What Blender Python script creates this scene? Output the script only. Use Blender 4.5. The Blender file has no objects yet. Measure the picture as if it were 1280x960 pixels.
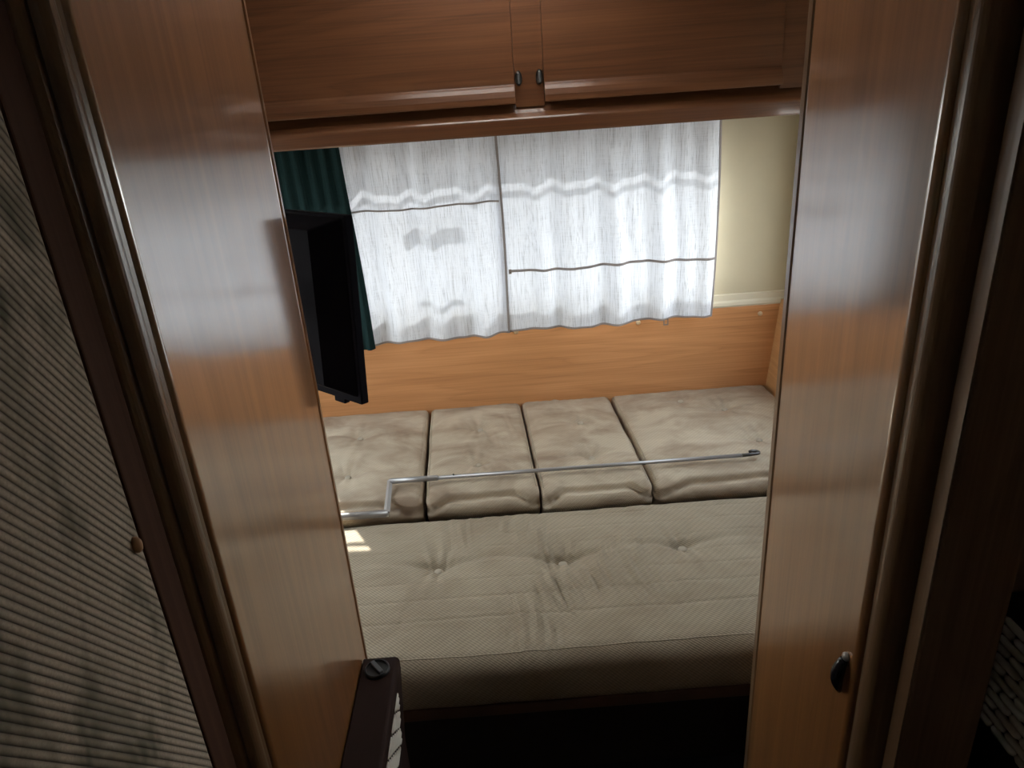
import bpy, bmesh, math, random
from mathutils import Vector, Matrix, noise

S = bpy.context.scene
COL = S.collection
PI = math.pi

# ------------------------------------------------------------------ helpers
def link(o):
    COL.objects.link(o)
    return o

def obj(name, bm, mat, parent=None, smooth=False, bevel=0.0, segs=2):
    me = bpy.data.meshes.new(name)
    bmesh.ops.recalc_face_normals(bm, faces=bm.faces[:])
    bm.to_mesh(me)
    bm.free()
    o = link(bpy.data.objects.new(name, me))
    if mat:
        me.materials.append(mat)
    if smooth:
        for p in me.polygons:
            p.use_smooth = True
    if bevel:
        b = o.modifiers.new('bevel', 'BEVEL')
        b.width = bevel
        b.segments = segs
        b.limit_method = 'ANGLE'
        b.angle_limit = math.radians(40)
    if parent:
        o.parent = parent
        o.matrix_parent_inverse = parent.matrix_world.inverted()
    return o

def tag(o, label=None, cat=None, group=None, kind=None):
    if label: o['label'] = label
    if cat: o['category'] = cat
    if group: o['group'] = group
    if kind: o['kind'] = kind
    return o

def thing(name, label, cat, loc=(0, 0, 0), group=None):
    o = link(bpy.data.objects.new(name, None))
    o.location = loc
    o.empty_display_size = 0.05
    bpy.context.view_layer.update()
    return tag(o, label, cat, group)

def box(bm, x0, x1, y0, y1, z0, z1):
    v = [bm.verts.new((x, y, z)) for x in (x0, x1) for y in (y0, y1) for z in (z0, z1)]
    for f in ((0, 1, 3, 2), (4, 6, 7, 5), (0, 4, 5, 1), (2, 3, 7, 6), (0, 2, 6, 4), (1, 5, 7, 3)):
        bm.faces.new([v[i] for i in f])
    return v

def boxes(*bs):
    bm = bmesh.new()
    for b in bs:
        box(bm, *b)
    return bm

def extrude_profile(bm, pts, axis, a, b):
    """closed 2-D profile swept along an axis; pts are the other two coordinates in axis order."""
    def P(p, t):
        if axis == 'x': return (t, p[0], p[1])
        if axis == 'y': return (p[0], t, p[1])
        return (p[0], p[1], t)
    A = [bm.verts.new(P(p, a)) for p in pts]
    B = [bm.verts.new(P(p, b)) for p in pts]
    n = len(pts)
    for i in range(n):
        j = (i + 1) % n
        bm.faces.new((A[i], A[j], B[j], B[i]))
    bm.faces.new(A)
    bm.faces.new(B[::-1])

def tube(bm, pts, r, n=14, caps=True, squash=None):
    """round tube through pts; r a number or a list."""
    pts = [Vector(p) for p in pts]
    rings = []
    up = None
    for i, p in enumerate(pts):
        if i == 0: d = pts[1] - p
        elif i == len(pts) - 1: d = p - pts[i - 1]
        else: d = (pts[i + 1] - p).normalized() + (p - pts[i - 1]).normalized()
        d.normalize()
        if up is None:
            up = Vector((0, 0, 1)) if abs(d.z) < .9 else Vector((1, 0, 0))
        side = d.cross(up).normalized()
        up = side.cross(d).normalized()
        rr = r[i] if isinstance(r, (list, tuple)) else r
        rings.append([bm.verts.new(p + side * math.cos(t) * rr + up * math.sin(t) * rr * (squash or 1))
                      for t in [2 * PI * k / n for k in range(n)]])
    for a, b in zip(rings, rings[1:]):
        for k in range(n):
            bm.faces.new((a[k], a[(k + 1) % n], b[(k + 1) % n], b[k]))
    if caps:
        bm.faces.new(rings[0])
        bm.faces.new(rings[-1][::-1])

def disc_lathe(bm, prof, centre, axis=(0, 0, 1), n=28, sx=1.0, sy=1.0):
    """lathe prof [(radius, height)] about axis at centre."""
    ax = Vector(axis).normalized()
    u = ax.orthogonal().normalized()
    if abs(ax.z) < .5:
        u = Vector((0, 0, 1))
    w = ax.cross(u)
    rings = []
    for r, h in prof:
        if r < 1e-6:
            rings.append([bm.verts.new(Vector(centre) + ax * h)])
        else:
            rings.append([bm.verts.new(Vector(centre) + ax * h + u * math.cos(t) * r * sx + w * math.sin(t) * r * sy)
                          for t in [2 * PI * k / n for k in range(n)]])
    for a, b in zip(rings, rings[1:]):
        for k in range(n):
            k2 = (k + 1) % n
            if len(a) == 1 and len(b) == 1: continue
            if len(a) == 1: bm.faces.new((a[0], b[k2], b[k]))
            elif len(b) == 1: bm.faces.new((a[k], a[k2], b[0]))
            else: bm.faces.new((a[k], a[k2], b[k2], b[k]))
    if len(rings[0]) > 1: bm.faces.new(rings[0][::-1])
    if len(rings[-1]) > 1: bm.faces.new(rings[-1])

# ------------------------------------------------------------------ materials
class NT:
    def __init__(self, name):
        self.m = bpy.data.materials.new(name)
        self.m.use_nodes = True
        self.t = self.m.node_tree
        self.t.nodes.clear()
        self.out = self.t.nodes.new('ShaderNodeOutputMaterial')
    def n(self, typ, **kw):
        nd = self.t.nodes.new(typ)
        for k, v in kw.items():
            if k.startswith('i_'):
                nd.inputs[k[2:].replace('_', ' ')].default_value = v
            else:
                setattr(nd, k, v)
        return nd
    def l(self, a, b):
        self.t.links.new(a, b)
    def coords(self, scale=(1, 1, 1), rot=(0, 0, 0)):
        tc = self.n('ShaderNodeTexCoord')
        mp = self.n('ShaderNodeMapping')
        mp.inputs['Scale'].default_value = scale
        mp.inputs['Rotation'].default_value = rot
        self.l(tc.outputs['Object'], mp.inputs['Vector'])
        return mp.outputs['Vector']
    def noise(self, vec, scale, detail=3, rough=.5, dist=0):
        nd = self.n('ShaderNodeTexNoise')
        nd.inputs['Scale'].default_value = scale
        nd.inputs['Detail'].default_value = detail
        nd.inputs['Roughness'].default_value = rough
        nd.inputs['Distortion'].default_value = dist
        self.l(vec, nd.inputs['Vector'])
        return nd.outputs['Fac']
    def math(self, op, a, b=None, clamp=False):
        nd = self.n('ShaderNodeMath', operation=op, use_clamp=clamp)
        for i, v in enumerate((a, b)):
            if v is None: continue
            if isinstance(v, (int, float)): nd.inputs[i].default_value = v
            else: self.l(v, nd.inputs[i])
        return nd.outputs[0]
    def ramp(self, fac, stops):
        nd = self.n('ShaderNodeValToRGB')
        e = nd.color_ramp.elements
        while len(e) < len(stops): e.new(.5)
        for q, (p, c) in zip(e, stops):
            q.position = p
            q.color = (*c, 1)
        self.l(fac, nd.inputs['Fac'])
        return nd.outputs['Color']
    def mixc(self, fac, a, b, mode='MIX'):
        nd = self.n('ShaderNodeMix', data_type='RGBA', blend_type=mode)
        for k, v in (('Factor', fac), ('A', a), ('B', b)):
            s = [q for q in nd.inputs if q.name == k and q.enabled and (q.type == 'RGBA' or k == 'Factor')]
            s = s[0]
            if isinstance(v, (int, float)): s.default_value = v
            elif isinstance(v, tuple): s.default_value = (*v, 1)
            else: self.l(v, s)
        return [q for q in nd.outputs if q.type == 'RGBA'][0]
    def bump(self, h, strength=.3, dist=.002):
        nd = self.n('ShaderNodeBump')
        nd.inputs['Strength'].default_value = strength
        nd.inputs['Distance'].default_value = dist
        self.l(h, nd.inputs['Height'])
        return nd.outputs['Normal']
    def principled(self, color, rough=.5, normal=None, **kw):
        p = self.n('ShaderNodeBsdfPrincipled')
        if isinstance(color, tuple): p.inputs['Base Color'].default_value = (*color, 1)
        else: self.l(color, p.inputs['Base Color'])
        if isinstance(rough, (int, float)): p.inputs['Roughness'].default_value = rough
        else: self.l(rough, p.inputs['Roughness'])
        if normal is not None: self.l(normal, p.inputs['Normal'])
        for k, v in kw.items():
            p.inputs[k.replace('_', ' ')].default_value = v
        self.l(p.outputs[0], self.out.inputs['Surface'])
        return p

def wood(name, axis, light, mid, dark, rough=.3, ior=1.5, coat=0.0, coat_ior=1.5, contrast=1.0, coat_rough=.2):
    t = NT(name)
    long_, across = .62, 8.0
    sc = {'x': (long_, across, across), 'y': (across, long_, across), 'z': (across, across, long_)}[axis]
    v = t.coords(sc)
    big = t.noise(v, 1.0, 1.5, .4, .3)
    ph = t.math('ADD', t.math('MULTIPLY', big, 62.0), t.math('MULTIPLY', t.noise(t.coords({'x': (2, 60, 60), 'y': (60, 2, 60), 'z': (60, 60, 2)}[axis]), 1.0, 2, .5), 2.2))
    rings = t.math('SINE', ph)
    rings = t.math('MULTIPLY_ADD', rings, .5)
    t.t.nodes[-1].inputs[2].default_value = .5
    thin = t.math('POWER', t.math('SUBTRACT', 1.0, t.math('ABSOLUTE', t.math('SINE', t.math('MULTIPLY', ph, .5))), True), 5.0)
    fs = {'x': (3, 220, 220), 'y': (220, 3, 220), 'z': (220, 220, 3)}[axis]
    fine = t.noise(t.coords(fs), 1.0, 3, .6)
    ms = {'x': (.9, 40, 40), 'y': (40, .9, 40), 'z': (40, 40, .9)}[axis]
    med = t.noise(t.coords(ms), 1.0, 3, .55)
    f = t.math('ADD', t.math('ADD', t.math('MULTIPLY', rings, .20 * contrast), t.math('MULTIPLY', thin, .20 * contrast)), t.math('MULTIPLY', med, .55))
    f = t.math('ADD', f, t.math('MULTIPLY', t.math('SUBTRACT', fine, .5), 1.0 * contrast))
    c = t.ramp(f, [(.12, light), (.45, mid), (.85, dark)])
    h = t.math('ADD', fine, t.math('MULTIPLY', med, .5))
    nrm = t.bump(h, .06, .001)
    p = t.principled(c, rough, nrm, IOR=ior, Coat_Weight=coat, Coat_Roughness=coat_rough, Coat_IOR=coat_ior)
    return t.m

WL, WM, WD = (.33, .140, .044), (.24, .097, .028), (.135, .052, .014)
M = {}
M['wood_z'] = wood('laminate_upright_grain', 'z', WL, WM, WD, rough=.36, ior=1.5, coat=1.0, coat_ior=3.35, contrast=.5, coat_rough=.135)
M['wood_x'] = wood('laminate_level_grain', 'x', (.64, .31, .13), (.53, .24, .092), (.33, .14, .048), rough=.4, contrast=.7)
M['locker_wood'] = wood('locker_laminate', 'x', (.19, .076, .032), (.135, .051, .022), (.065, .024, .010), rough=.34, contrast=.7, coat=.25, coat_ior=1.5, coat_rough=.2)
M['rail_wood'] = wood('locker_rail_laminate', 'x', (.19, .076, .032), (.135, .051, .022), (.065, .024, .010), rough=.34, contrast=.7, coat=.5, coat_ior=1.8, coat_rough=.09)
M['side_wood'] = wood('side_board_laminate', 'y', (.50, .27, .11), (.42, .21, .08), (.28, .13, .048), rough=.45, contrast=.6)
M['dark_wood'] = wood('dark_moulding_wood', 'z', (.20, .115, .058), (.15, .08, .038), (.09, .045, .02), rough=.3, contrast=.4, coat=.6, coat_ior=1.6, coat_rough=.25)
M['stile_wood'] = wood('dark_stile_wood', 'z', (.085, .038, .022), (.065, .027, .016), (.04, .016, .01), rough=.8, contrast=.5, ior=1.25)
M['jamb_wood'] = wood('jamb_wood', 'z', (.24, .135, .08), (.17, .095, .055), (.10, .056, .03), rough=.6, contrast=.5, ior=1.3)

def plain(name, c, rough=.5, bump=0.0, bscale=200, **kw):
    t = NT(name)
    v = t.coords()
    n1 = t.noise(v, 14, 4, .6)
    col = t.mixc(t.math('MULTIPLY', n1, .35), c, tuple(k * .72 for k in c))
    nrm = t.bump(t.noise(v, bscale, 2), bump, .001) if bump else None
    t.principled(col, rough, nrm, **kw)
    return t.m

M['wall'] = plain('cream_wall_covering', (.54, .465, .315), .7, .15, 160)
M['sill'] = plain('cream_sill', (.66, .58, .42), .5)
M['ceiling'] = plain('ceiling_board', (.55, .52, .44), .8)
M['carpet'] = plain('dark_carpet', (.018, .018, .024), .95, .6, 700)
M['black_plastic'] = plain('black_plastic', (.008, .007, .012), .8, .05, 500, IOR=1.15)
M['black_gloss'] = plain('black_gloss', (.010, .010, .014), .12)
M['knob_black'] = plain('knob_black', (.016, .017, .018), .42)
M['knob_grey'] = plain('knob_grey', (.10, .105, .11), .5)
M['bronze'] = plain('dark_bronze', (.05, .042, .036), .28, Metallic=.8)
M['chrome'] = plain('pole_metal', (.36, .345, .33), .38, Metallic=.6)
M['hook_metal'] = plain('hook_metal', (.10, .095, .09), .35, Metallic=.8)
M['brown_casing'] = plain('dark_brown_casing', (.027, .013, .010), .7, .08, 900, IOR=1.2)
M['cream_slat'] = plain('cream_slat', (.58, .53, .44), .5)
M['screw_cap'] = plain('screw_cap', (.62, .44, .26), .4)
M['peg'] = plain('tan_peg', (.42, .22, .10), .5)
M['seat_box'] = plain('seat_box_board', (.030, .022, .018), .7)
M['seat_rail'] = plain('seat_rail_wood', (.12, .062, .036), .5)
M['frame_white'] = plain('window_frame_plastic', (.60, .60, .58), .45)
M['frame_dark'] = plain('window_latch_plastic', (.03, .03, .035), .5)
M['rail'] = plain('curtain_rail_plastic', (.55, .52, .46), .5)
M['ground'] = plain('pale_gravel', (.16, .15, .135), .9)
M['clip'] = plain('clear_clip', (.45, .45, .46), .3)

def glass():
    t = NT('window_acrylic')
    tr = t.n('ShaderNodeBsdfTransparent')
    tr.inputs['Color'].default_value = (.90, .93, .95, 1)
    gl = t.n('ShaderNodeBsdfGlossy')
    gl.inputs['Roughness'].default_value = .02
    lw = t.n('ShaderNodeLayerWeight')
    f = t.math('MULTIPLY_ADD', t.math('POWER', lw.outputs['Facing'], 4.0), .5)
    t.t.nodes[-1].inputs[2].default_value = .035
    mx = t.n('ShaderNodeMixShader')
    t.l(f, mx.inputs[0])
    t.l(tr.outputs[0], mx.inputs[1])
    t.l(gl.outputs[0], mx.inputs[2])
    t.l(mx.outputs[0], t.out.inputs['Surface'])
    return t.m
M['glass'] = glass()

def sheer(name, c, trans, streak=.35):
    """woven curtain cloth: light comes through it; slubby vertical yarns in the weave."""
    t = NT(name)
    slub = t.noise(t.coords((420, 420, 9)), 1.0, 4, .75)
    weft = t.noise(t.coords((16, 16, 620)), 1.0, 2, .6)
    f = t.math('ADD', t.math('MULTIPLY', slub, .82), t.math('MULTIPLY', weft, .18))
    col = t.ramp(f, [(.36, tuple(k * (1 - streak) for k in c)), (.50, c)])
    nrm = t.bump(f, .25, .0008)
    d = t.n('ShaderNodeBsdfDiffuse')
    tl = t.n('ShaderNodeBsdfTranslucent')
    for s in (d, tl):
        t.l(col, s.inputs['Color'])
        t.l(nrm, s.inputs['Normal'])
    mx = t.n('ShaderNodeMixShader')
    mx.inputs[0].default_value = trans
    t.l(d.outputs[0], mx.inputs[1])
    t.l(tl.outputs[0], mx.inputs[2])
    t.l(mx.outputs[0], t.out.inputs['Surface'])
    return t.m
def opal():
    t = NT('added_hatch_acrylic')
    d = t.n('ShaderNodeBsdfDiffuse'); d.inputs['Color'].default_value = (.8, .8, .78, 1)
    tl = t.n('ShaderNodeBsdfTranslucent'); tl.inputs['Color'].default_value = (.9, .89, .86, 1)
    mx = t.n('ShaderNodeMixShader'); mx.inputs[0].default_value = .7
    t.l(d.outputs[0], mx.inputs[1]); t.l(tl.outputs[0], mx.inputs[2])
    t.l(mx.outputs[0], t.out.inputs['Surface'])
    return t.m
M['opal'] = opal()
M['white_cloth'] = sheer('white_slub_cotton', (.80, .83, .89), .097, .42)
M['green_cloth'] = sheer('dark_green_cloth', (.014, .029, .029), .08, .5)
M['taupe_band'] = sheer('taupe_binding', (.40, .36, .345), .20, .2)
M['brown_band'] = sheer('brown_cord', (.26, .22, .19), .10, .2)

def upholstery(name, base, stain, period, depth):
    """beige-grey woven seat cloth: fine diagonal twill, worn blotches, soft wrinkles."""
    t = NT(name)
    tc = t.n('ShaderNodeTexCoord')
    sp = t.n('ShaderNodeSeparateXYZ')
    t.l(tc.outputs['Object'], sp.inputs[0])
    s = sp.outputs['X']
    q = t.math('ADD', sp.outputs['Y'], sp.outputs['Z'])
    warp = t.noise(t.coords(), 9, 2, .5)
    s = t.math('ADD', s, t.math('MULTIPLY', warp, .010))
    q = t.math('ADD', q, t.math('MULTIPLY', warp, .008))
    k = 2 * PI / period
    a = t.math('SINE', t.math('MULTIPLY', t.math('ADD', s, t.math('MULTIPLY', q, 1.05)), k))
    b = t.math('SINE', t.math('MULTIPLY', t.math('SUBTRACT', s, q), k * .5))
    tw = t.math('ADD', t.math('MULTIPLY', a, .82), t.math('MULTIPLY', b, .30))
    twn = t.math('MULTIPLY_ADD', tw, .45)
    t.t.nodes[-1].inputs[2].default_value = .5
    blot = t.noise(t.coords((1, 1.6, 1)), 5.0, 4, .6, .6)
    worn = t.noise(t.coords((2.2, 5, 5)), 2.2, 4, .65, .4)
    col = t.ramp(blot, [(.34, stain), (.60, base)])
    col = t.mixc(t.math('MULTIPLY', t.math('SUBTRACT', worn, .42, True), 1.6, True), col, tuple(min(1, k * 1.22) for k in base))
    col = t.mixc(t.math('MULTIPLY', t.math('SUBTRACT', 1.0, twn, True), depth, True), col, tuple(k * .40 for k in base))
    nrm = t.bump(t.math('ADD', twn, t.math('MULTIPLY', t.noise(t.coords(), 60, 3), .8)), .35, .0016)
    t.principled(col, .92, nrm)
    return t.m
M['seat_cloth'] = upholstery('beige_seat_cloth', (.54, .445, .32), (.29, .20, .13), .0066, .5)
M['bed_cloth'] = upholstery('beige_bed_cloth', (.40, .325, .225), (.32, .245, .16), .0084, .7)
M['piping'] = plain('seat_piping', (.36, .295, .21), .9, .4, 900)
M['button_cloth'] = plain('button_cloth', (.42, .355, .265), .9, .5, 900)

def ribbed():
    """ribbed cloth on the near panel: ribs run aslant, worn dark blotches."""
    t = NT('ribbed_panel_cloth')
    tc = t.n('ShaderNodeTexCoord')
    sp = t.n('ShaderNodeSeparateXYZ')
    t.l(tc.outputs['Object'], sp.inputs[0])
    ang = math.radians(54.5)
    u = t.math('ADD', t.math('MULTIPLY', sp.outputs['Y'], math.sin(ang)), t.math('MULTIPLY', sp.outputs['Z'], math.cos(ang)))
    w = t.math('SINE', t.math('MULTIPLY', u, 2 * PI / .0061))
    w = t.math('MULTIPLY_ADD', w, .5)
    t.t.nodes[-1].inputs[2].default_value = .5
    g = t.math('POWER', w, .30)
    speck = t.noise(t.coords(), 420, 2, .7)
    blot = t.noise(t.coords((1, 3.2, 1.6)), 5, 3, .6, .5)
    col = t.ramp(blot, [(.32, (.15, .145, .10)), (.52, (.58, .48, .37))])
    col = t.mixc(t.math('MULTIPLY', t.math('SUBTRACT', speck, .35, True), 1.1, True), col, (.20, .165, .12))
    col = t.mixc(t.math('SUBTRACT', 1.0, g, True), col, (.05, .04, .03))
    t.principled(col, .95, t.bump(g, .5, .002))
    return t.m
M['ribbed'] = ribbed()

# ------------------------------------------------------------------ the room
XL, XR, YB, YF, ZC = -1.12, 1.00, 2.37, -1.4, 1.95
def struct(name, bm, m, **kw):
    return tag(obj(name, bm, m, **kw), kind='structure')

struct('floor', boxes((XL - .1, XR + .1, YF - .1, YB + .1, -.05, 0)), M['carpet'])
HX0, HX1, HY0, HY1 = -.20, .62, -.42, -.28  # roof hatch added behind the view to light the near end and rail edge
RX0, RX1, RY0, RY1 = -.26, .34, 1.50, 1.98  # unseen roof hatch over the bed, added for more light from above
struct('ceiling', boxes((XL - .1, RX0, YF - .1, YB + .1, ZC, ZC + .05), (RX1, XR + .1, YF - .1, YB + .1, ZC, ZC + .05),
                        (RX0, RX1, YF - .1, HY0, ZC, ZC + .05), (RX0, HX0, HY0, HY1, ZC, ZC + .05), (RX0, RX1, HY1, RY0, ZC, ZC + .05), (RX0, RX1, RY1, YB + .1, ZC, ZC + .05)), M['ceiling'])
w3 = struct('added_window_3', boxes((RX0 + .001, RX0 + .02, RY0 + .001, RY1 - .001, ZC + .005, ZC + .04), (RX1 - .02, RX1 - .001, RY0 + .001, RY1 - .001, ZC + .005, ZC + .04),
                              (RX0 + .02, RX1 - .02, RY0 + .001, RY0 + .02, ZC + .005, ZC + .04), (RX0 + .02, RX1 - .02, RY1 - .02, RY1 - .001, ZC + .005, ZC + .04)), M['frame_white'])
obj('added_roof_dome', boxes((RX0 + .02, RX1 - .02, RY0 + .02, RY1 - .02, ZC + .02, ZC + .024)), M['opal'], w3)
w5 = struct('added_window_5', boxes((HX0 + .001, HX0 + .02, HY0 + .001, HY1 - .001, ZC + .005, ZC + .04), (HX1 - .02, HX1 - .001, HY0 + .001, HY1 - .001, ZC + .005, ZC + .04),
                              (HX0 + .02, HX1 - .02, HY0 + .001, HY0 + .02, ZC + .005, ZC + .04), (HX0 + .02, HX1 - .02, HY1 - .02, HY1 - .001, ZC + .005, ZC + .04)), M['frame_white'])
obj('added_roof_dome', boxes((HX0 + .02, HX1 - .02, HY0 + .02, HY1 - .02, ZC + .02, ZC + .024)), M['opal'], w5)
# back wall with the long window opening
WX0, WX1, WZ0, WZ1 = -1.00, .70, .888, 1.373
struct('wall_back', boxes((XL - .1, WX0, YB, YB + .048, 0, ZC), (WX1, XR + .1, YB, YB + .048, 0, ZC),
                          (WX0, WX1, YB, YB + .048, 0, WZ0), (WX0, WX1, YB, YB + .048, WZ1, ZC)), M['wall'])
# left wall; its side window is added out of view to light the bed
LY0, LY1, LZ0, LZ1 = 1.12, 2.20, .72, 1.42
struct('wall_left', boxes((XL - .03, XL, YF, LY0, 0, ZC), (XL - .03, XL, LY1, YB, 0, ZC),
                          (XL - .03, XL, LY0, LY1, 0, LZ0), (XL - .03, XL, LY0, LY1, LZ1, ZC)), M['wall'])
struct('wall_right', boxes((XR, XR + .03, YF, LY0 + .2, 0, ZC), (XR, XR + .03, LY1, YB, 0, ZC),
                          (XR, XR + .03, LY0 + .2, LY1, 0, .84), (XR, XR + .03, LY0 + .2, LY1, LZ1, ZC)), M['wall'])
struct('wall_front', boxes((XL - .03, XR + .03, YF - .03, YF, 0, ZC)), M['wall'])

def window_y(name, x0, x1, z0, z1, y0):
    f = .012
    w = struct(name, boxes((x0 + .001, x0 + f, y0 + .006, y0 + .026, z0, z1), (x1 - f, x1 - .001, y0 + .006, y0 + .026, z0, z1),
                           (x0 + f, x1 - f, y0 + .006, y0 + .026, z0 + .0005, z0 + f), (x0 + f, x1 - f, y0 + .020, y0 + .034, z1 - .005, z1 - .0005)), M['frame_white'])
    obj('glass_pane', boxes((x0 + f, x1 - f, y0 + .020, y0 + .0215, z0 + f, z1 - .004)), M['glass'], w)
    return w
w1 = window_y('window_1', WX0, WX1, WZ0, WZ1, YB)
# bar under the frame head, and the two window catches: their shadows fall on the curtain
obj('head_bar', boxes((WX0 + .013, WX1 - .013, YB + .002, YB + .016, WZ1 - .077, WZ1 - .070)), M['frame_dark'], w1)
bm = bmesh.new(); box(bm, -.335, -.135, YB - .006, YB + .016, 1.155, 1.192)
obj('window_catch', bm, M['frame_dark'], w1, bevel=.006)
bm = bmesh.new(); box(bm, -.30, -.16, YB + .004, YB + .016, .945, .957)
obj('window_catch', bm, M['frame_dark'], w1, bevel=.003)
f = .014
w2 = struct('added_window_2', boxes((XL - .026, XL - .006, LY0 + .001, LY0 + f, LZ0, LZ1), (XL - .026, XL - .006, LY1 - f, LY1 - .001, LZ0, LZ1),
                              (XL - .026, XL - .006, LY0 + f, LY1 - f, LZ0 + .0005, LZ0 + f), (XL - .026, XL - .006, LY0 + f, LY1 - f, LZ1 - f, LZ1 - .0005)), M['frame_white'])
obj('glass_pane', boxes((XL - .0195, XL - .018, LY0 + f, LY1 - f, LZ0 + f, LZ1 - f)), M['glass'], w2)

RYa = LY0 + .2  # right side window, added out of view to brighten the far end
w4 = struct('added_window_4', boxes((XR + .006, XR + .026, RYa + .001, RYa + f, .84, LZ1), (XR + .006, XR + .026, LY1 - f, LY1 - .001, .84, LZ1),
                              (XR + .006, XR + .026, RYa + f, LY1 - f, .8405, .84 + f), (XR + .006, XR + .026, RYa + f, LY1 - f, LZ1 - f, LZ1 - .0005)), M['frame_white'])
obj('glass_pane', boxes((XR + .018, XR + .0195, RYa + f, LY1 - f, .84 + f, LZ1 - f)), M['glass'], w4)

# wooden board along the back wall, cream ledge on top, screw caps
brd = struct('trim_1', boxes((XL + .001, .985, YB - .010, YB - .0005, .10, .783)), M['wood_x'], bevel=.002)
for x in (-.808, -.380, .048, .476, .904):
    bm = bmesh.new()
    disc_lathe(bm, [(.0085, 0), (.0085, .002), (.006, .0045), (0, .0055)], (x, YB - .010, .7515), (0, -1, 0), 16)
    obj('screw_cap', bm, M['screw_cap'], brd, smooth=True)
bm = bmesh.new()
extrude_profile(bm, [(YB - .0005, .784), (YB - .012, .784), (YB - .014, .790), (YB - .012, .800), (YB - .007, .806), (YB - .006, .825), (YB - .0005, .829)], 'x', XL + .001, XR - .001)
struct('trim_2', bm, M['sill'])
# sloping wooden board on the right side wall
bm = bmesh.new()
extrude_profile(bm, [(.9985, .10), (.918, .10), (.942, .46), (.9705, .78), (.974, .80), (.9985, .80)], 'y', 1.03, YB - .011)
struct('trim_3', bm, M['side_wood'])
tag(obj('ground', boxes((-14, 14, -12, 16, -.75, -.70)), M['ground']), kind='structure')

# ------------------------------------------------------------------ overhead locker
ZB, ZTOP = 1.424, 1.93
lk = thing('overhead_locker', 'brown wood-grain overhead locker with two flap doors above the window', 'cupboard', (.1, 2.05, ZB))
LX0, LX1 = -1.05, .97
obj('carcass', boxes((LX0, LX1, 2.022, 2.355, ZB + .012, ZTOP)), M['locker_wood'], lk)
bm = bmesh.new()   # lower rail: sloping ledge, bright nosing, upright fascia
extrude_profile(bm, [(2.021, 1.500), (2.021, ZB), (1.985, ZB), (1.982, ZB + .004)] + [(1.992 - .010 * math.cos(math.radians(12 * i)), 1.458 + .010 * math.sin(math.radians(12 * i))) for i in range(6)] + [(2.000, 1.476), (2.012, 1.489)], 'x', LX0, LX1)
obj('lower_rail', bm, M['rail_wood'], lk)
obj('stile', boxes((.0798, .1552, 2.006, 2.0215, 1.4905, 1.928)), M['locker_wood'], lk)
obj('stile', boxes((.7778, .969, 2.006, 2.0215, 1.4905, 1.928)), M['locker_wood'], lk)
def flap(x0, x1, lbl):
    bm = bmesh.new()
    pr = [(2.020, 1.90), (2.004, 1.90), (2.003, 1.56), (2.002, 1.546), (1.9955, 1.540), (1.988, 1.530), (1.984, 1.516), (1.983, 1.502), (1.9845, 1.4995), (1.989, 1.4995), (1.993, 1.512), (2.002, 1.520), (2.020, 1.522)]
    extrude_profile(bm, pr, 'x', x0, x1)
    d = obj('door', bm, M['locker_wood'], lk, bevel=.0012, segs=2)
    if lbl: tag(d, lbl)
    return d
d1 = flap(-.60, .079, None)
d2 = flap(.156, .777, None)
d3 = None
for x, d in ((.0905, d1), (.1445, d2)):
    bm = bmesh.new()
    disc_lathe(bm, [(.0185, 0), (.0185, .003), (.014, .007), (.011, .0075), (0, .0075)], (x, 2.0055, 1.560), (0, -1, 0), 24, 1.0, .5)
    la = obj('latch', bm, M['bronze'], lk, smooth=True)
    bm = bmesh.new()
    box(bm, x - .003, x + .003, 1.990, 1.9985, 1.547, 1.573)
    obj('push_button', bm, M['knob_grey'], la, bevel=.002)

# ------------------------------------------------------------------ wardrobes either side of the passage
def arc(cx, cy, r, a0, a1, n):
    return [(cx + r * math.cos(math.radians(a0 + (a1 - a0) * i / n)), cy + r * math.sin(math.radians(a0 + (a1 - a0) * i / n))) for i in range(n + 1)]

wl = thing('wardrobe', 'tall wood-grain wardrobe side left of the passage, television mounted behind it', 'wardrobe', (-.6, .82, 0))
bm = bmesh.new()
extrude_profile(bm, [(-.318, 1.036), (-.300, 1.036)] + arc(-.307, .607, .007, 0, -90, 8) + [(-.318, .600)], 'z', .001, 1.945)
obj('side_panel', bm, M['wood_z'], wl)
obj('carcass', boxes((-1.10, -.3185, .640, 1.036, .001, 1.945)), M['dark_wood'], wl)
bm = bmesh.new()
extrude_profile(bm, [(-.318, 1.0365), (-.3005, 1.0365), (-.298, 1.039), (-.298, 1.046), (-.3005, 1.0485), (-.318, 1.0485)], 'z', .001, 1.945)
obj('edge_strip', bm, M['wood_z'], wl)
bm = bmesh.new()
pr = [(-.345, .5995), (-.304, .5995)] + arc(-.3175, .5895, .0135, 20, -80, 8) + arc(-.329, .578, .0115, 25, -110, 8) + [(-.345, .570)]
extrude_profile(bm, pr, 'z', .001, 1.945)
obj('corner_moulding', bm, M['dark_wood'], wl, smooth=False)

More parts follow.
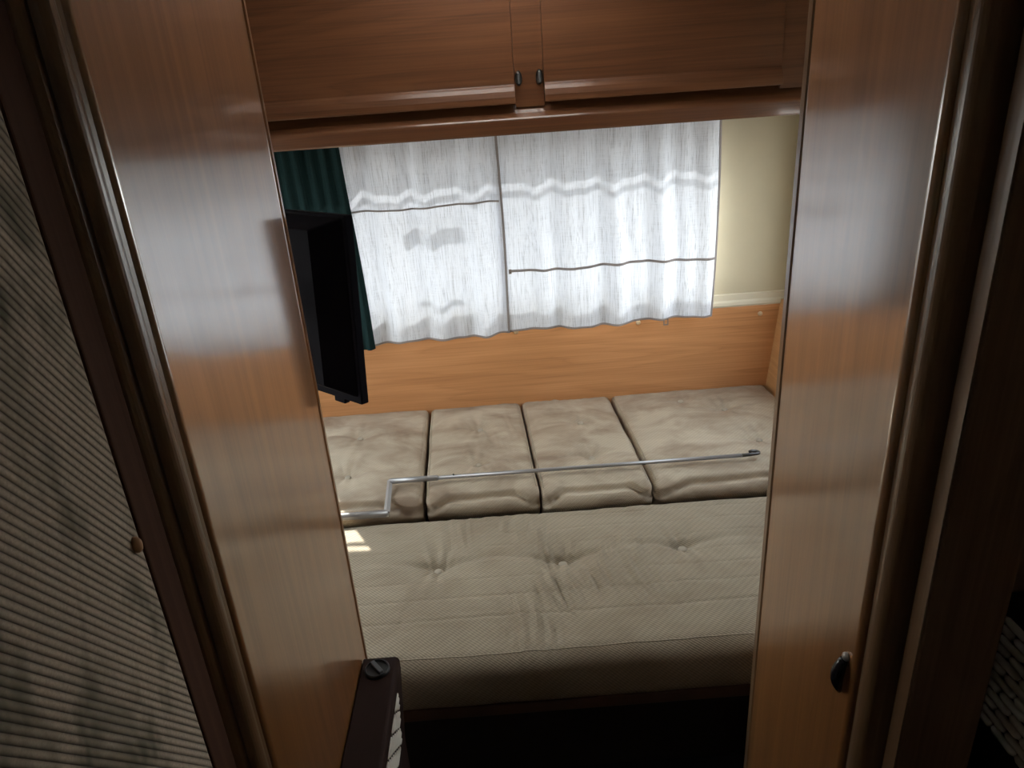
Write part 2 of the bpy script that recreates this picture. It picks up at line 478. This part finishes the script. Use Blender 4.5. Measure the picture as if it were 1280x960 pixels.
wr = thing('wardrobe', 'tall wood-grain wardrobe right of the passage with small dark pull low on it', 'wardrobe', (.7, .83, 0))
bm = bmesh.new()
extrude_profile(bm, [(.438, .988), (.420, .988)] + arc(.429, .694, .009, 180, 270, 8) + [(.438, .685)], 'z', .001, 1.945)
obj('door', bm, M['wood_z'], wr)
obj('carcass', boxes((.4385, .97, .700, .988, .001, 1.945)), M['dark_wood'], wr)
bm = bmesh.new()
extrude_profile(bm, [(.438, .9885), (.4205, .9885), (.418, .991), (.418, 1.003), (.4205, 1.005), (.438, 1.005)], 'z', .001, 1.945)
obj('edge_strip', bm, M['dark_wood'], wr)
bm = bmesh.new()
pr = [(.466, .6845), (.466, .660)] + arc(.443, .675, .0165, -75, -190, 12) + [(.428, .6845)]
extrude_profile(bm, pr, 'z', .001, 1.945)
obj('corner_moulding', bm, M['dark_wood'], wr)
bm = bmesh.new()
hp = Vector((.4195, .707, .797))
n = 10
tube(bm, [hp + Vector((-.0035 - .006 * math.sin(PI * i / n), 0, .028 - .056 * i / n)) for i in range(n + 1)],
     [.0028 + .0058 * math.sin(PI * min(1, (i + 1.2) / (n + .9))) ** .7 for i in range(n + 1)], 14)
hd = obj('handle', bm, M['black_gloss'], wr, smooth=True)
tag(hd, 'small dark oval pull')
bm = bmesh.new()
disc_lathe(bm, [(.006, 0), (.006, .003), (.004, .005), (0, .0055)], (.4195, .707, .829), (-1, 0, 0), 16)
obj('escutcheon', bm, M['chrome'], hd, smooth=True)

# ------------------------------------------------------------------ near left: ribbed cloth panel in a dark stile
fp = thing('upholstered_panel', 'ribbed grey-brown cloth panel with dark wooden stile at the left edge', 'panel', (-.35, .3, 0))
obj('stile', boxes((-.352, -.322, .524, .562, .001, 1.945)), M['stile_wood'], fp, bevel=.002)
obj('cloth_face', boxes((-.352, -.3225, -.05, .5235, .001, 1.62)), M['ribbed'], fp, bevel=.004)
obj('top_rail', boxes((-.352, -.324, -.05, .5235, 1.6205, 1.945)), M['stile_wood'], fp, bevel=.002)
bm = bmesh.new()
disc_lathe(bm, [(.0052, -.002), (.0052, .003), (.0035, .0055), (0, .006)], (-.3225, .512, 1.213), (1, 0, 0), 16, 1.5, .8)
obj('peg', bm, M['peg'], fp, smooth=True)

# ------------------------------------------------------------------ near right: door jamb and slatted vent beyond
jb = struct('door_1', boxes((.4565, .551, .626, .650, .001, 1.945)), M['jamb_wood'], bevel=.003)
obj('edge_strip', boxes((.4545, .4562, .6275, .6495, .001, 1.945)), M['dark_wood'], jb)

def slatted_grille(bm, ya, yb, zs, xs, seg, stagger, pitch_r, gap=.004):
    for i, (x, z) in enumerate(zip(xs, zs)):
        y = ya - seg + (stagger * i) % seg
        while y < yb:
            a, b = max(ya, y + gap), min(yb, y + seg - gap)
            if b - a > .006:
                m = (a + b) / 2
                tube(bm, [(x, a, z), (x, a + (b - a) * .12, z), (x, m, z), (x, b - (b - a) * .12, z), (x, b, z)],
                     [pitch_r * .55, pitch_r, pitch_r, pitch_r, pitch_r * .55], 8)
            y += seg
vg = thing('vent_grille', 'cream slatted vent grille low in the dark beyond the right door jamb', 'vent', (.625, .55, 0))
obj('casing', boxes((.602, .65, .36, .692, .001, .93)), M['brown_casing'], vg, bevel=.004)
bm = bmesh.new()
slatted_grille(bm, .37, .686, [.895 - .0145 * i for i in range(12)], [.6005] * 12, .045, .0225, .0056, .001)
obj('slats', bm, M['cream_slat'], vg, smooth=True)

# ------------------------------------------------------------------ heater at the passage floor
ht = thing('heater', 'dark brown cabin heater with round dial beside the left wardrobe', 'heater', (-.26, .8, 0))
bm = bmesh.new()
pr = [(-.2985, .001), (-.2985, .600), (-.240, .600), (-.2345, .598), (-.2325, .592), (-.2325, .575), (-.2462, .40), (-.2462, .001)]
extrude_profile(bm, pr, 'y', .42, 1.016)
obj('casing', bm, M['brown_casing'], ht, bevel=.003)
bm = bmesh.new()
nz = 8
zs = [.573 - .0165 * i for i in range(nz)]
def hx(z):
    return -.2325 - (.575 - z) * .078
slatted_grille(bm, .45, .960, zs, [hx(z) + .0008 for z in zs], .046, .018, .0024, .0022)
obj('grille', bm, M['cream_slat'], ht, smooth=True)
bm = bmesh.new()
disc_lathe(bm, [(.0225, .600), (.0225, .604), (.0205, .607), (.0185, .607), (.018, .6045), (0, .6045)], (-.268, .984, 0), (0, 0, 1), 32)
dl = obj('dial', bm, M['knob_black'], ht, smooth=False)
bm = bmesh.new()
box(bm, -.0042, .0042, -.0165, .0165, .6045, .6105)
bmesh.ops.rotate(bm, verts=bm.verts[:], cent=(0, 0, 0), matrix=Matrix.Rotation(math.radians(38), 3, 'Z'))
bmesh.ops.translate(bm, verts=bm.verts[:], vec=(-.268, .984, 0))
obj('pointer', bm, M['knob_grey'], dl, bevel=.0012)

# ------------------------------------------------------------------ bed base
bb = thing('platform_bed', 'dark boxed bed base with a wooden front rail under the cushions', 'bed', (0, 1.7, 0))
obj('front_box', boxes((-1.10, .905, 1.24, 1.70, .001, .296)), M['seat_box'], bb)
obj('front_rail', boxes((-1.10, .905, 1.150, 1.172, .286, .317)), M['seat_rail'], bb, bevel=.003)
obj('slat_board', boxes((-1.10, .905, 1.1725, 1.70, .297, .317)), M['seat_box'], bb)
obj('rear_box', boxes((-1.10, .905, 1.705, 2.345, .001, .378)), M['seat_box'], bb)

# ------------------------------------------------------------------ cushions
def axis_samples(h, r, n):
    """grid lines over [-h, h], closer together in the rounded edges"""
    k = 6
    e = [h - r * (i / k) for i in range(k)]
    return [-a for a in e] + [-h + r + (2 * h - 2 * r) * i / n for i in range(n + 1)] + e[::-1]

def smooth(a, b, x):
    t = max(0, min(1, (x - a) / (b - a)))
    return t * t * (3 - 2 * t)

def cushion_mesh(xl, xr, y0, y1, z0, z1, r, nx, ny, buttons, puff, seams, folds, seed, lipdent=0.0, bulge=.008, rough=1.0):
    """xl, xr: functions of y for the side edges."""
    yc, zc = (y0 + y1) / 2, (z0 + z1) / 2
    hy, hz = (y1 - y0) / 2, (z1 - z0) / 2
    hx_ = (xr(yc) - xl(yc)) / 2
    gx, gy, gz = axis_samples(hx_, r, nx), axis_samples(hy, r, ny), axis_samples(hz, min(r, hz * .98), 5)
    bm = bmesh.new()
    cache = {}
    inn = (hx_ - r, hy - r, hz - min(r, hz * .98))
    def shape(p):
        q = Vector([max(-i, min(i, c)) for c, i in zip(p, inn)])
        d = Vector(p) - q
        if d.length > 1e-9:
            # round the edges
            d = d.normalized() * min(r, hz * .98)
        q = q + d
        y = yc + q.y
        t = (y - y0) / (y1 - y0)
        L, R = xl(y), xr(y)
        s = (q.x / hx_)
        x = L + (s + 1) / 2 * (R - L)
        z = zc + q.z
        top = smooth(-.1 * hz, .85 * hz, q.z)
        sy = q.y / hy
        dz = puff * (1 - abs(s) ** 3.0) * (1 - abs(sy) ** 3.0)
        for (bx, by, dep, sg) in buttons:
            dx, dy = x - bx, y - by
            d2 = dx * dx + dy * dy
            dd = math.sqrt(d2)
            dz -= dep * .50 * math.exp(-d2 / (2 * (2.0 * sg) ** 2)) + dep * .50 * math.exp(-dd / (sg * 1.1))
            # pull creases leaving the button sideways, and towards the edges
            w = math.exp(-abs(dx) / .085) * math.exp(-((dy - .006 - .55 * dx * dx) / .0085) ** 2 / 2)
            dz -= dep * .50 * w
            w = math.exp(-abs(dx) / .085) * smooth(.0, .02, dy) * math.exp(-max(0, dy) / .030)
            dz += dep * .16 * w
            w = math.exp(-abs(dy) / .085) * smooth(.006, .03, dd)
            fan = dx / (.35 + abs(dy) * 6)
            dz += dep * .17 * w * math.sin(fan * 120 + bx * 9 + (2 if dy > 0 else 0)) * math.exp(-fan * fan / (2 * .045 ** 2))
        for (sy0, dep) in seams:
            wob = .004 * noise.noise(Vector((x * 3, sy0 * 9, seed)))
            dz -= dep * math.exp(-((y - sy0 - wob) / .0035) ** 2)
        dz += rough * (.0035 * noise.noise(Vector((x * 7, y * 9, seed))) + .0016 * noise.noise(Vector((x * 22, y * 16, seed + 4))))
        if folds:
            amp = max(0, noise.noise(Vector((x * 4.5, y * 3.2, seed + 9))) + .12)
            dz += folds * amp * (1.5 - min(1.5, abs(x - .06) / .25)) * noise.noise(Vector((x * 62 + 1.6 * math.sin(y * 9 + x * 5), y * 6, seed + 2)))
        z += dz * top
        # front and back faces bulge, and sag a little
        side = max(0, -sy) if sy < 0 else 0
        fr = smooth(.75, 1, abs(sy))
        y += (-bulge if sy < 0 else bulge * .3) * fr * math.cos(PI / 2 * max(-1, min(1, q.z / hz)))
        y += .003 * rough * noise.noise(Vector((x * 9, z * 16, seed + 7))) * fr
        if lipdent and sy < 0:
            # crushed crease arching along the front roll
            zl = .84 - .50 * smooth(.55, .97, abs(s)) + .10 * noise.noise(Vector((x * 6, 0, seed + 12)))
            c = smooth(.80, .95, -sy)
            g = math.exp(-((q.z / hz - zl) / .13) ** 2)
            z -= lipdent * c * g
            y += lipdent * .8 * c * g
            # the roll below leans in towards its foot
            y += .034 * smooth(-.2, 1.0, -q.z / hz) * smooth(.9, 1, -sy)
        x += .0022 * rough * noise.noise(Vector((y * 8, z * 10, seed + 3 + (1 if s > 0 else 0)))) * smooth(.8, 1, abs(s))
        return (x, y, max(z, z0 + .0002) if q.z > -hz * .9 else z)
    def V(p):
        k = (round(p[0], 6), round(p[1], 6), round(p[2], 6))
        if k not in cache:
            cache[k] = bm.verts.new(shape(p))
        return cache[k]
    def patch(A, B, f):
        for a0, a1 in zip(A, A[1:]):
            for b0, b1 in zip(B, B[1:]):
                vs = [V(f(a0, b0)), V(f(a1, b0)), V(f(a1, b1)), V(f(a0, b1))]
                if len(set(vs)) == 4:
                    bm.faces.new(vs)
    patch(gx, gy, lambda a, b: (a, b, hz))
    for s in (-1, 1):
        patch(gx, gz, lambda a, b: (a, s * hy, b))
        patch(gy, gz, lambda a, b: (s * hx_, a, b))
    cx, cy = [gx[0], 0, gx[-1]], [gy[0], 0, gy[-1]]
    patch(gx, gy[::1], lambda a, b: (a, b, -hz))
    return bm, shape, (hx_, hy, hz, yc)

def put_buttons(par, shape, dims, xl, xr, buttons, r=.0095):
    hx_, hy, hz, yc = dims
    for (bx, by, dep, sg) in buttons:
        L, R = xl(by), xr(by)
        px = ((bx - L) / (R - L) * 2 - 1) * hx_
        p = Vector(shape((px, by - .010 - yc, hz))) + Vector((0, 0, .0035))
        bm = bmesh.new()
        disc_lathe(bm, [(r, -.003), (r, .0015), (r * .8, .004), (r * .4, .0052), (0, .0055)], p, (0, -.10, 1), 20)
        obj('button', bm, M['button_cloth'], par, smooth=True)

def seat_cushion(label, xl, xr, y0, buttons, seed, nx):
    zt = .488
    bm, sh, dm = cushion_mesh(xl, xr, y0, 2.352, .381, zt, .020, nx, 100, buttons, .012, [], .0060, seed, lipdent=.017, bulge=.020)
    root = obj('seat_cushion', bm, M['seat_cloth'], None, smooth=True)
    tag(root, label, 'cushion', 'seat cushions along the back board')
    put_buttons(root, sh, dm, xl, xr, buttons)
    # piping round the side edges of the top
    for edge, s in ((xl, -1), (xr, 1)):
        bm = bmesh.new()
        hx_, hy, hz, yc = dm
        pts = []
        for i in range(41):
            t = -1 + 2 * i / 40
            p = Vector(sh((s * (hx_ - .0075), t * (hy - .02), hz)))
            pts.append(p + Vector((s * .0012, 0, -.0006)))
        tube(bm, pts, .0015, 6)
        obj('piping', bm, M['piping'], root, smooth=True)
    return root

def lin(yf, xf, yb, xb):
    return lambda y: xf + (xb - xf) * (y - yf) / (yb - yf)
g12 = lin(1.648, -.254, 2.382, -.284)
g23 = lin(1.650, .078, 2.358, .046)
g34 = lin(1.670, .398, 2.348, .370)
off = lambda f, d: (lambda y: f(y) + d)
YF0 = 1.738
b = .019
seat_cushion('wide beige seat cushion half hidden by the left wardrobe, below the television', lambda y: -.86, off(g12, -.004), YF0, [(-.502, 2.154, b, .016), (-.498, 1.901, b, .016), (-.72, 2.154, b, .016), (-.72, 1.901, b, .016)], 3.1, 90)
seat_cushion('narrow beige seat cushion under the left white curtain, with little brown staining', off(g12, .004), off(g23, -.002), YF0 + .004, [(-.098, 2.152, b, .016), (-.102, 1.910, b, .016)], 11.7, 60)
seat_cushion('narrow beige seat cushion with brown stains, touching the widest right-hand cushion', off(g23, .002), off(g34, -.004), YF0 - .006, [(.237, 2.137, b * .8, .016), (.242, 1.906, b, .016)], 23.3, 60)
seat_cushion('widest beige seat cushion on the right, under the hooked end of the rod', off(g34, .004), lambda y: .934, YF0 - .004, [(.731, 2.171, b, .016), (.763, 1.933, b * .8, .016), (.60, 2.245, b * .4, .012)], 35.9, 90)

# long front cushion
fx0, fx1 = (lambda y: -.95), (lambda y: .90)
fb = [(-.202, 1.465, .027, .021), (.107, 1.462, .032, .022), (.410, 1.480, .026, .021), (-.52, 1.468, .018, .020), (.71, 1.475, .018, .020)]
seams = [(1.640, .0014), (1.580, .0016), (1.520, .0016), (1.455, .0012), (1.395, .0018), (1.330, .0020), (1.262, .0024)]
bm, sh, dm = cushion_mesh(fx0, fx1, 1.137, 1.692, .3185, .452, .034, 430, 140, fb, .012, seams, .021, 51.2, bulge=.012)
front = obj('bed_cushion', bm, M['bed_cloth'], None, smooth=True)
tag(front, 'long beige bed cushion with buttons filling the front of the bed', 'cushion')
put_buttons(front, sh, dm, fx0, fx1, fb, .0115)
bm = bmesh.new()
hx_, hy, hz, yc = dm
tube(bm, [Vector(sh((-hx_ + .03 + (2 * hx_ - .06) * i / 160, -hy + .021, hz))) + Vector((0, 0, -.0006)) for i in range(161)], .0016, 6)
obj('seam', bm, M['piping'], front, smooth=True)

# ------------------------------------------------------------------ metal rod lying over the cushions
zr = .5085
rod = thing('metal_rod', 'thin grey metal rod with cranked left end lying across the cushions', 'rod', (.18, 1.79, zr))
A, B = Vector((-.354, 1.808, zr + .002)), Vector((.715, 1.800, zr + .004))
dv = (B - A)
bm = bmesh.new(); tube(bm, [A + dv * .10, A + dv * .955], .0058, 16)
obj('shaft', bm, M['chrome'], rod, smooth=True)
bm = bmesh.new(); tube(bm, [A + Vector((-.004, 0, 0)), A + dv * .125, A + dv * .128], [.0082, .0082, .0064], 16)
obj('sleeve', bm, M['chrome'], rod, smooth=True)
bm = bmesh.new(); tube(bm, [A + dv * .17 + Vector((0, 0, .004)), A + dv * .17 + Vector((0, 0, .0085))], .0028, 10)
obj('pin', bm, M['hook_metal'], rod)
E1 = Vector((-.356, 1.690, .481))
bm = bmesh.new(); tube(bm, [A + Vector((-.004, .004, .001)), E1], [.0078, .0088], 4, squash=.8)
obj('crank_arm', bm, M['chrome'], rod)
E2 = Vector((-.62, 1.688, .478))
bm = bmesh.new(); tube(bm, [E1 + Vector((.004, -.002, -.002)), E2], .0105, 16)
obj('crank_handle', bm, M['chrome'], rod, smooth=True)
bm = bmesh.new()
C0 = A + dv * .95
hk = [C0, A + dv * .975 + Vector((0, 0, .001))] + [B + Vector((-.004 + .008 * math.sin(a), .008 - .008 * math.cos(a), .002)) for a in [PI * i / 10 for i in range(11)]]
hk += [B + Vector((-.014, .017, .003)), B + Vector((-.022, .013, .003))]
tube(bm, hk, [.0058, .005] + [.0044] * (len(hk) - 2), 12)
obj('hook', bm, M['hook_metal'], rod, smooth=True)

# ------------------------------------------------------------------ television seen from behind
tvR = Vector((-.244, 1.150, 1.212))
tdir = Vector((-.755, .656, 0)).normalized()       # along the width, away from the passage
nrm = Vector((-.656, -.755, 0)).normalized()       # towards the back of the set (to the camera)
tilt = math.radians(4.5)
tv = thing('television', 'black flat television seen from behind, beside the left wardrobe', 'television', tvR + tdir * .26)
def TV(u, v, w):
    """u along the width from the passage edge, v up, w out of the back"""
    c, s_ = math.cos(tilt), math.sin(tilt)
    vv, ww = v * c + w * s_, w * c - v * s_
    return tvR + tdir * u + Vector((0, 0, vv)) + nrm * ww
def tvbox(bm, u0, u1, v0, v1, w0, w1, inset=0, insv=None):
    insv = inset if insv is None else insv
    a = [(u0, v0, w0), (u1, v0, w0), (u1, v1, w0), (u0, v1, w0)]
    c = [(u0 + inset, v0 + insv, w1), (u1 - inset, v0 + insv, w1), (u1 - inset, v1 - insv, w1), (u0 + inset, v1 - insv, w1)]
    va = [bm.verts.new(TV(*p)) for p in a]
    vc = [bm.verts.new(TV(*p)) for p in c]
    bm.faces.new(va[::-1]); bm.faces.new(vc)
    for i in range(4):
        bm.faces.new((va[i], va[(i + 1) % 4], vc[(i + 1) % 4], vc[i]))
bm = bmesh.new(); tvbox(bm, 0, .52, -.162, .162, -.014, .002)
obj('bezel', bm, M['black_plastic'], tv, bevel=.002)
bm = bmesh.new(); tvbox(bm, .012, .508, -.150, .150, -.0155, -.0135)
obj('screen', bm, M['black_gloss'], tv)
bm = bmesh.new(); tvbox(bm, .006, .514, -.150, .158, .002, .034, .052, .020)
obj('back_cover', bm, M['black_plastic'], tv, bevel=.003)
bm = bmesh.new(); tvbox(bm, .10, .42, -.125, -.045, .034, .044, .02, .016)
obj('lower_housing', bm, M['black_plastic'], tv, bevel=.004)
bm = bmesh.new(); tvbox(bm, .05, .08, -.172, -.1615, -.012, .0)
obj('foot', bm, M['black_plastic'], tv, bevel=.002)
bm = bmesh.new()
tvbox(bm, .21, .31, -.03, .07, .035, .043)
P0 = TV(.26, .02, .043)
tube(bm, [P0, P0 + nrm * .05, Vector((-.49, 1.13, 1.236)), Vector((-.49, 1.0495, 1.236))], .014, 12)
box(bm, -.53, -.45, 1.0365, 1.050, 1.18, 1.29)
obj('wall_mount', bm, M['black_plastic'], tv)

# ------------------------------------------------------------------ curtains
def curtain_surface(seed, y0, amp):
    def S_(x, z):
        ph = .9 * math.sin(4.1 * x + seed) + .25 * math.sin(9 * z + seed * 2)
        low = .75 + .5 * (1.42 - z)
        a = math.sin(2 * PI * x / .145 + ph) * .62 + math.sin(2 * PI * x / .083 + 1.7 * ph + 1.1 * z) * .34
        a += .7 * noise.noise(Vector((x * 9, z * 2.2, seed))) + .5 * noise.noise(Vector((x * 21 + z * 2, z * 1.3, seed + 8)))
        return y0 + amp * low * a + .0018 * noise.noise(Vector((x * 45, z * 9, seed + 5)))
    return S_
def cloth_grid(xa, xb, za, zb, surf, nx, nz, dy=0.0, thick=0.0):
    """xa, xb functions of z; za, zb functions of x"""
    bm = bmesh.new()
    rows = []
    for j in range(nz + 1):
        row = []
        for i in range(nx + 1):
            s, t = i / nx, j / nz
            zz = za((xa(1) + xb(1)) / 2) * (1 - t) + t * zb(0)
            x = xa(zz) + (xb(zz) - xa(zz)) * s
            z = za(x) * (1 - t) + zb(x) * t
            row.append((x, surf(x, z) + dy, z))
        rows.append(row)
    F = [[bm.verts.new(p) for p in r] for r in rows]
    for j in range(nz):
        for i in range(nx):
            bm.faces.new((F[j][i], F[j][i + 1], F[j + 1][i + 1], F[j + 1][i]))
    if thick:
        G = [[bm.verts.new((p[0], p[1] - thick, p[2])) for p in r] for r in rows]
        for j in range(nz):
            for i in range(nx):
                bm.faces.new((G[j][i], G[j + 1][i], G[j + 1][i + 1], G[j][i + 1]))
        for j in range(nz):
            bm.faces.new((F[j][0], F[j + 1][0], G[j + 1][0], G[j][0]))
            bm.faces.new((F[j][nx], G[j][nx], G[j + 1][nx], F[j + 1][nx]))
        for i in range(nx):
            bm.faces.new((F[0][i], G[0][i], G[0][i + 1], F[0][i + 1]))
            bm.faces.new((F[nz][i], F[nz][i + 1], G[nz][i + 1], G[nz][i]))
    return bm

ZT = 1.412
hemL = lambda x: .762 + .004 * math.sin(17 * x + 1.0) + .012 * (x + .22)
hemR = lambda x: .773 + .004 * math.sin(15 * x) + .010 * (x - .4)
top = lambda x: ZT
sL = curtain_surface(1.3, 2.304, .0165)
sR0 = curtain_surface(4.4, 2.304, .0155)
def sR(x, z):
    t = smooth(.0, .10, x)
    return sR0(x, z) * t + (sL(x, z) + .006) * (1 - t)
k = lambda v: (lambda z: v)
edgeL = lambda z: -.470 + .003 * math.sin(9 * z)
edgeLR = lambda z: .028 + .003 * math.sin(7 * z)
edgeRL = lambda z: .006 + .003 * math.sin(7 * z)
edgeRR = lambda z: .722 + .004 * math.sin(6 * z + 1)

def white_curtain(label, xa, xb, hem, surf, band):
    c = obj('white_curtain', cloth_grid(xa, xb, hem, top, surf, 150, 110), M['white_cloth'], None, smooth=True)
    tag(c, label, 'curtain', 'white curtains over the window')
    obj('bottom_hem', cloth_grid(xa, xb, lambda x: hem(x) - .002, lambda x: hem(x) + .005, surf, 150, 2, .0006, .0016), M['taupe_band'], c, smooth=True)
    obj('side_binding', cloth_grid(lambda z: xb(z) - .0065, lambda z: xb(z) + .001, hem, top, surf, 3, 90, .0006, .0016), M['taupe_band'], c, smooth=True)
    zb, h, x0, x1 = band
    wv = lambda x: zb + .0035 * math.sin(13 * x + 2) + .012 * 0
    m = M['brown_band'] if h > .008 else M['taupe_band']
    obj('cord', cloth_grid(lambda z: x0, lambda z: x1, lambda x: wv(x) - h / 2, lambda x: wv(x) + h / 2, surf, 120, 2, .0006, .0022), m, c, smooth=True)
    return c
cl = white_curtain('white curtain left of the middle gap, with the high thin stripe', edgeL, edgeLR, hemL, sL, (1.206, .0055, -.468, .020))
cr = white_curtain('white curtain right of the middle gap, with the low dark stripe', edgeRL, edgeRR, hemR, sR, (.978, .0080, .036, .718))
obj('cord_end', cloth_grid(k(.036), k(.045), k(.971), k(.986), sR, 4, 3, .0006, .004), M['brown_band'], cr, smooth=True)
bm = bmesh.new()
xx = .557
yy = sR(xx, hemR(xx))
for a, b2 in ((xx - .0085, xx - .005), (xx + .005, xx + .0085)):
    box(bm, a, b2, yy - .001, yy + .001, hemR(xx) - .018, hemR(xx) + .002)
box(bm, xx - .0085, xx + .0085, yy - .001, yy + .001, hemR(xx) - .021, hemR(xx) - .017)
obj('tie_loop', bm, M['brown_band'], cr)

sG = curtain_surface(7.7, 2.276, .009)
def sG2(x, z):
    return sG(x, z) + .007 * math.sin(2 * PI * x / .042 + 3 * z)
gedge = lambda z: -.447 + .026 * (1.39 - z) + .002 * math.sin(8 * z)
gc = obj('green_curtain', cloth_grid(lambda z: -.80, gedge, lambda x: .752 + .003 * math.sin(40 * x), top, sG2, 110, 90), M['green_cloth'], None, smooth=True)
tag(gc, 'dark green gathered curtain behind the television at the window side', 'curtain')
# curtain rail under the locker
cr_ = obj('curtain_rail', boxes((-1.02, .76, 2.294, 2.316, 1.4135, 1.4235)), M['rail'])
tag(cr_, 'slim curtain rail under the overhead locker, above the white curtains', 'rail')

# ------------------------------------------------------------------ light: sky and sun
W = bpy.data.worlds.new('sky')
S.world = W
W.use_nodes = True
nt = W.node_tree
bg = nt.nodes['Background']
# hazy bright sky: pale at the horizon, bluer overhead
tc = nt.nodes.new('ShaderNodeTexCoord')
sx = nt.nodes.new('ShaderNodeSeparateXYZ')
cr2 = nt.nodes.new('ShaderNodeValToRGB')
e = cr2.color_ramp.elements
e[0].position = 0.0; e[0].color = (1.0, .95, .87, 1)
e[1].position = .9; e[1].color = (.74, .86, 1.0, 1)
nt.links.new(tc.outputs['Generated'], sx.inputs[0])
nt.links.new(sx.outputs['Z'], cr2.inputs['Fac'])
nt.links.new(cr2.outputs['Color'], bg.inputs['Color'])
bg.inputs['Strength'].default_value = 3.3

sun = bpy.data.lights.new('sun', 'SUN')
sun.energy = 8.5
sun.angle = math.radians(.55)
sun.color = (1.0, .95, .88)
so = link(bpy.data.objects.new('sun', sun))
d = Vector((.50, -.88, -.92)).normalized()          # the way the sunlight travels
so.rotation_euler = d.to_track_quat('-Z', 'Y').to_euler()
so.location = (-2, 5, 5)

# ------------------------------------------------------------------ camera
cam = bpy.data.cameras.new('camera')
co = link(bpy.data.objects.new('camera', cam))
cam.sensor_width = 36
cam.lens = 890 / 1280 * 36
cam.clip_start = .02
fpx = 890.0
down = Vector((790 - 640, 2585 - 480, fpx)).normalized()   # camera frame: x right, y down, z forward
fwd = Vector((0, 0, 1))
fh = (fwd - down * fwd.dot(down)).normalized()
rt = down.cross(fh)
a = math.radians(-.5)
Yw = fh * math.cos(a) + rt * math.sin(a)
Xw = rt * math.cos(a) - fh * math.sin(a)
Zw = -down
# rows Xw, Yw, Zw give world coordinates of a camera-frame vector
cx = Vector((Xw.x, Yw.x, Zw.x)); cyv = Vector((Xw.y, Yw.y, Zw.y)); cz = Vector((Xw.z, Yw.z, Zw.z))
m = Matrix((( cx.x, -cyv.x, -cz.x), (cx.y, -cyv.y, -cz.y), (cx.z, -cyv.z, -cz.z)))
co.matrix_world = Matrix.Translation((0, 0, 1.55)) @ m.to_4x4()
S.camera = co

S.view_settings.view_transform = 'Standard'
S.view_settings.look = 'None'
S.view_settings.gamma = 1.0
S.view_settings.use_curve_mapping = False
S.view_settings.exposure = 1.15
S.cycles.max_bounces = 14
S.cycles.diffuse_bounces = 8
S.cycles.transmission_bounces = 10
S.cycles.transparent_max_bounces = 12
S.cycles.sample_clamp_indirect = 8
